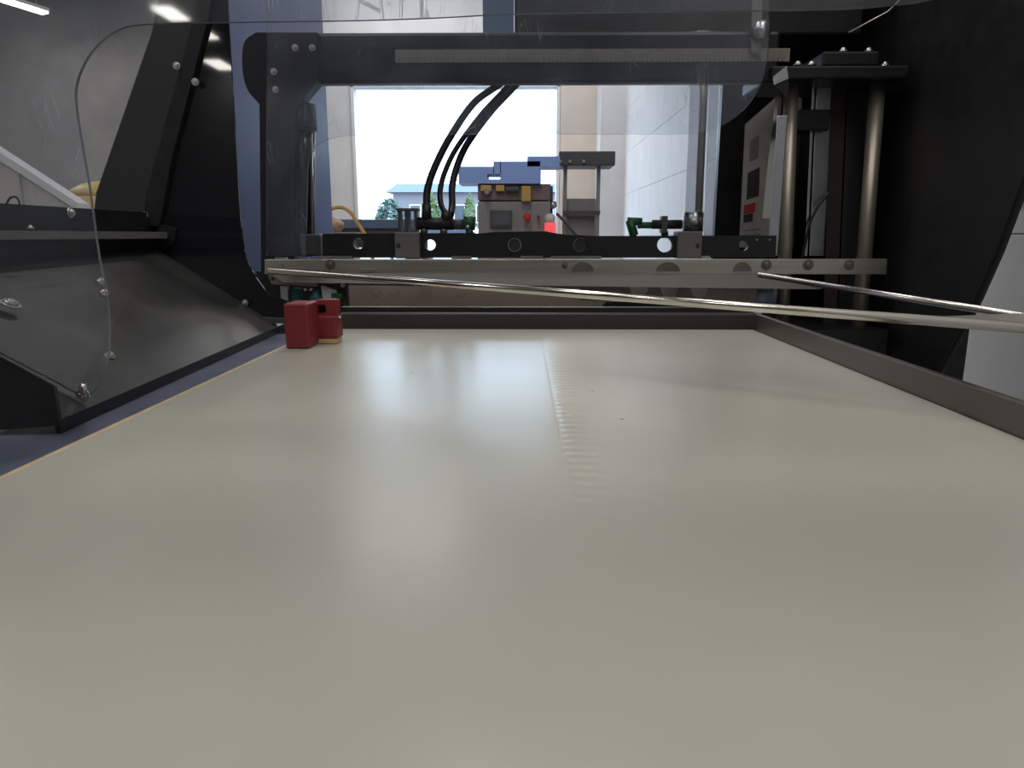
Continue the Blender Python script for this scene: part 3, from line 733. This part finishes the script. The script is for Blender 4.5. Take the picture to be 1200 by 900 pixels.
MB().lathe(P(618, 254, Ym), [(.02, -.04), (.032, -.03), (.032, .0), (.015, .02), (.015, .06)], 16, 'Y').build('stop_button', M['ink_red'], pm)
MB().lathe(P(631, 254, Ym), [(.012, -.01), (.012, .06)], 12, 'Y').build('knob', M['dark_grey'], pm)
MB().lathe(P(648, 240, Ym + .1), [(.004, -.03), (.025, -.02), (.034, .0), (.03, .02)], 16, 'Y').build('mirror', M['alu'], pm)
MB().cyl(P(646, 250, Ym + .12), P(646, 218, Ym + .12), .014, n=10).cyl(P(645, 240, Ym + .12), P(651, 240, Ym + .14), .02, n=10).build('mirror_arm', M['dark_grey'], pm)
MB().lathe(P(644.5, 275, Ym - .05), [(.045, 0), (.045, .09), (.04, .10)], 18).build('signal_lens', M['signal_red'], pm)
MB().lathe(P(644.5, 261, Ym - .05), [(.042, 0), (.042, .05), (.025, .07)], 18).build('signal_cap', M['white_plastic'], pm)
MB().box(P(639, 276, Ym).x, P(650, 276, Ym).x, Ym - .1, Ym + .0, ZF, P(0, 275, Ym).z).build('signal_post', M['machine_grey'], pm)
for px in (662, 701):
    MB().box(P(px - 2, 276, Ym).x, P(px + 2.5, 276, Ym).x, Ym + .1, Ym + .16, ZF, P(0, 190, Ym).z).build('upright', M['machine_grey'], pm)
MB().box(P(660, 276, Ym).x, P(704, 276, Ym).x, Ym + .08, Ym + .14, P(0, 251, Ym).z, P(0, 247, Ym).z).build('rail', M['dark_grey'], pm)
MB().box(P(664, 276, Ym).x, P(699, 276, Ym).x, Ym + .17, Ym + .19, ZF, P(0, 232, Ym).z).build('guard_panel', M['machine_grey'], pm)
MB().tube(bez([P(652, 250, Ym + .05), P(660, 258, Ym + .05), P(672, 272, Ym + .05), P(690, 292, Ym + .05)], 6), .012, 8).build('strut', M['dark_grey'], pm)
for px in (657, 668, 684): MB().lathe(P(px, 189, Ym - .02), [(.012, -.01), (.012, .03)], 10, 'Y').build('bolt', M['alu'], pm)

wt = thing('work_table', 'dark blue-grey table left of the doorway, half hidden by the drilled bar', 'table', (P(440, 276, 7).x, 7.2, ZF))
MB().box(P(393, 276, 7).x, P(492, 276, 7).x, 7, 7.7, P(0, 268, 7).z, P(0, 257, 7).z).build('tabletop', M['blue_metal'], wt, bevel=.01)
MB().box(P(396, 276, 7).x, P(489, 276, 7).x, 7.03, 7.06, P(0, 290, 7).z, P(0, 268, 7).z).build('apron', M['dark_grey'], wt)
for px in (398, 487):
    for y in (7.04, 7.62): MB().box(P(px, 276, 7).x - .03, P(px, 276, 7).x + .03, y, y + .05, ZF, P(0, 268, 7).z).build('leg', M['dark_grey'], wt)
hs = [P(a, c, 6.35) for a, c in ((370, 272), (375, 257), (386, 246), (400, 243), (411, 249), (418, 260), (428, 276), (436, 300))]
hs += [Vector((hs[-1].x + .05, 6.35, -.45)), Vector((hs[-1].x + .1, 6.35, ZF + .02))]
tag(MB().tube(bez(hs, 6), .016, 8).build('orange_hose', M['orange_hose']), 'orange hose arching beside the dark blue table', 'hose')
cm = MB()
for k in range(40):
    pass
bmesh.ops.create_icosphere(cm.bm, subdivisions=3, radius=.09, matrix=Matrix.Translation(P(391, 264, 6.7)) @ Matrix.Diagonal((1, .6, .75, 1)))
for v in cm.bm.verts: v.co += Vector((math.sin(v.co.x * 60), math.sin(v.co.z * 70), math.sin(v.co.x * 50 + v.co.z * 40))) * .012
for f in cm.bm.faces: f.smooth = True
rag = cm.build('rag', M['cloth']); tag(rag, 'crumpled tan rag on the stand at the foot of the orange hose', 'rag')
pr = P(391, 272, 6.7)
tag(MB().box(pr.x - .2, pr.x + .25, 6.55, 6.85, P(0, 280, 6.7).z, P(0, 272.5, 6.7).z).box(pr.x - .15, pr.x + .2, 6.6, 6.8, ZF, P(0, 280, 6.7).z).build('parts_stand', M['machine_brown'], bevel=.01),
    'brown stand under the tan rag beside the table', 'stand')

# white sloped bin and yellow drum through the left opening
Yw = 4.0
wbn = thing('sloping_board', 'off-white panelled board with a sloping top edge, seen through the scratched guard', 'board', (P(0, 276, Yw).x, Yw, ZF))
MB().prism([[Q(-140, 92, Yw), Q(92, 243, Yw), Q(92, 300, Yw), (Q(92, 300, Yw)[0], ZF), (Q(-140, 300, Yw)[0], ZF)]], lambda x, z: (x, Yw, z), (0, .06, 0)).build('body', M['bin_white'], wbn)
MB().prism([[Q(-140, 86, Yw), Q(94, 238, Yw), Q(94, 247, Yw), Q(-140, 98, Yw)]], lambda x, z: (x, Yw - .02, z), (0, .1, 0)).build('rim', M['wall_white'], wbn)
for px in (-50, 33): MB().box(P(px - .8, 276, Yw).x, P(px + .8, 276, Yw).x, Yw - .008, Yw, ZF, P(0, 150 + (px + 50) * .65, Yw).z).build('seam_strip', M['wall_grey'], wbn)
yd = thing('yellow_drum', 'pale yellow drum behind the sloping white board at the left', 'drum', (P(100, 276, 4.6).x, 4.6, ZF))
c = P(104, 0, 5.2)
MB().lathe((c.x, 5.2, ZF), [(.25, 0), (.27, .02), (.27, .4), (.275, .42), (.27, .44), (.27, P(0, 232, 5.2).z - ZF)], 28).build('shell', M['yellow'], yd)
MB().lathe((c.x, 5.2, P(0, 232, 5.2).z), [(.27, 0), (.24, .05), (.17, .09), (.08, .11)], 28).build('lid', M['yellow'], yd)

# ================================================================== OUTDOORS
bd = thing('far_building', 'pale lilac building with a low blue roof across the yard', 'building', (-2, 45, ZF))
bx0, bx1 = P(462, 276, 45).x, P(660, 276, 45).x
MB().box(bx0, bx1, 45, 53, ZF, P(0, 226, 45).z).build('wall', M['lilac'], bd)
MB().hexa([(bx0 - .4, 44.6, P(0, 226, 45).z), (bx1 + .4, 44.6, P(0, 226, 45).z), (bx1 + .4, 53.4, P(0, 226, 45).z), (bx0 - .4, 53.4, P(0, 226, 45).z),
           (bx0, 46.5, P(0, 216, 46.5).z), (bx1, 46.5, P(0, 216, 46.5).z), (bx1, 52, P(0, 216, 46.5).z), (bx0, 52, P(0, 216, 46.5).z)]).build('roof', M['roof_blue'], bd)
for k in range(8):
    x = bx0 + 1.0 + k * 1.35
    fr_ = MB().box(x, x + .7, 44.95, 45.02, .9, 2.0).build('window', M['wall_white'], bd)
    MB().box(x + .06, x + .64, 44.93, 44.96, .96, 1.94).build('pane', M['glass_dark'], fr_)
def shrub(px0, px1, pyt, Y, m, lab, seed):
    rnd = random.Random(seed)
    x0, x1, zt = P(px0, 276, Y).x, P(px1, 276, Y).x, P(0, pyt, Y).z
    cx = (x0 + x1) / 2; t = thing('shrub', lab, 'shrub', (cx, Y, ZF))
    b = MB()
    for k in range(700):
        th, ph_ = rnd.uniform(0, 6.28), math.acos(rnd.uniform(-.9, 1)); rr = rnd.uniform(.75, 1.05)
        c = Vector((cx + (x1 - x0) / 2 * rr * math.sin(ph_) * math.cos(th), Y + (x1 - x0) / 2 * rr * math.sin(ph_) * math.sin(th), ZF + .25 + (zt - ZF - .25) * (.5 + .5 * rr * math.cos(ph_))))
        d = Vector((rnd.uniform(-1, 1), rnd.uniform(-1, 1), rnd.uniform(-.3, 1))).normalized(); s = d.orthogonal().normalized()
        L = (x1 - x0) * .13
        v = [b.bm.verts.new(c + d * L), b.bm.verts.new(c + s * L * .45), b.bm.verts.new(c - d * L), b.bm.verts.new(c - s * L * .45)]
        b._face(v)
    b.build('foliage', M[m], t, kind='stuff')
    MB().cyl((cx, Y, ZF - .02), (cx, Y, ZF + (zt - ZF) * .6), .07, .04, n=8).build('stem', M['machine_brown'], t)
shrub(441, 476, 234, 26, 'leaf_blue', 'blue-green bush outside the doorway, leftmost', 1)
shrub(494, 516, 226, 30, 'leaf', 'light green bush outside, behind the leftmost air hose', 2)
shrub(543, 558, 228, 30, 'leaf', 'small green bush outside, left of the packing machine', 3)
car = thing('parked_car', 'white car parked outside the doorway behind the hoses', 'car', (P(515, 276, 24).x, 24, ZF))
cx = P(528, 276, 24).x
def carp(x, z): return (cx + x, 24, ZF + z)
MB().prism([[(-1.9, .35), (1.9, .35), (1.95, .75), (1.2, .9), (.7, 1.32), (-.9, 1.35), (-1.5, .95), (-1.95, .85)]], carp, (0, 1.6, 0)).build('body', M['car_white'], car, bevel=.05)
MB().prism([[(-1.3, .95), (1.0, .93), (.62, 1.24), (-.85, 1.26)]], lambda x, z: (cx + x, 23.985, ZF + z), (0, .02, 0)).build('side_window', M['glass_dark'], car)
for x in (-1.2, 1.2):
    for y in (24.05, 25.4): MB().cyl((cx + x, y, ZF + .31), (cx + x, y + .2, ZF + .31), .33, n=18).build('wheel', M['rubber'], car)
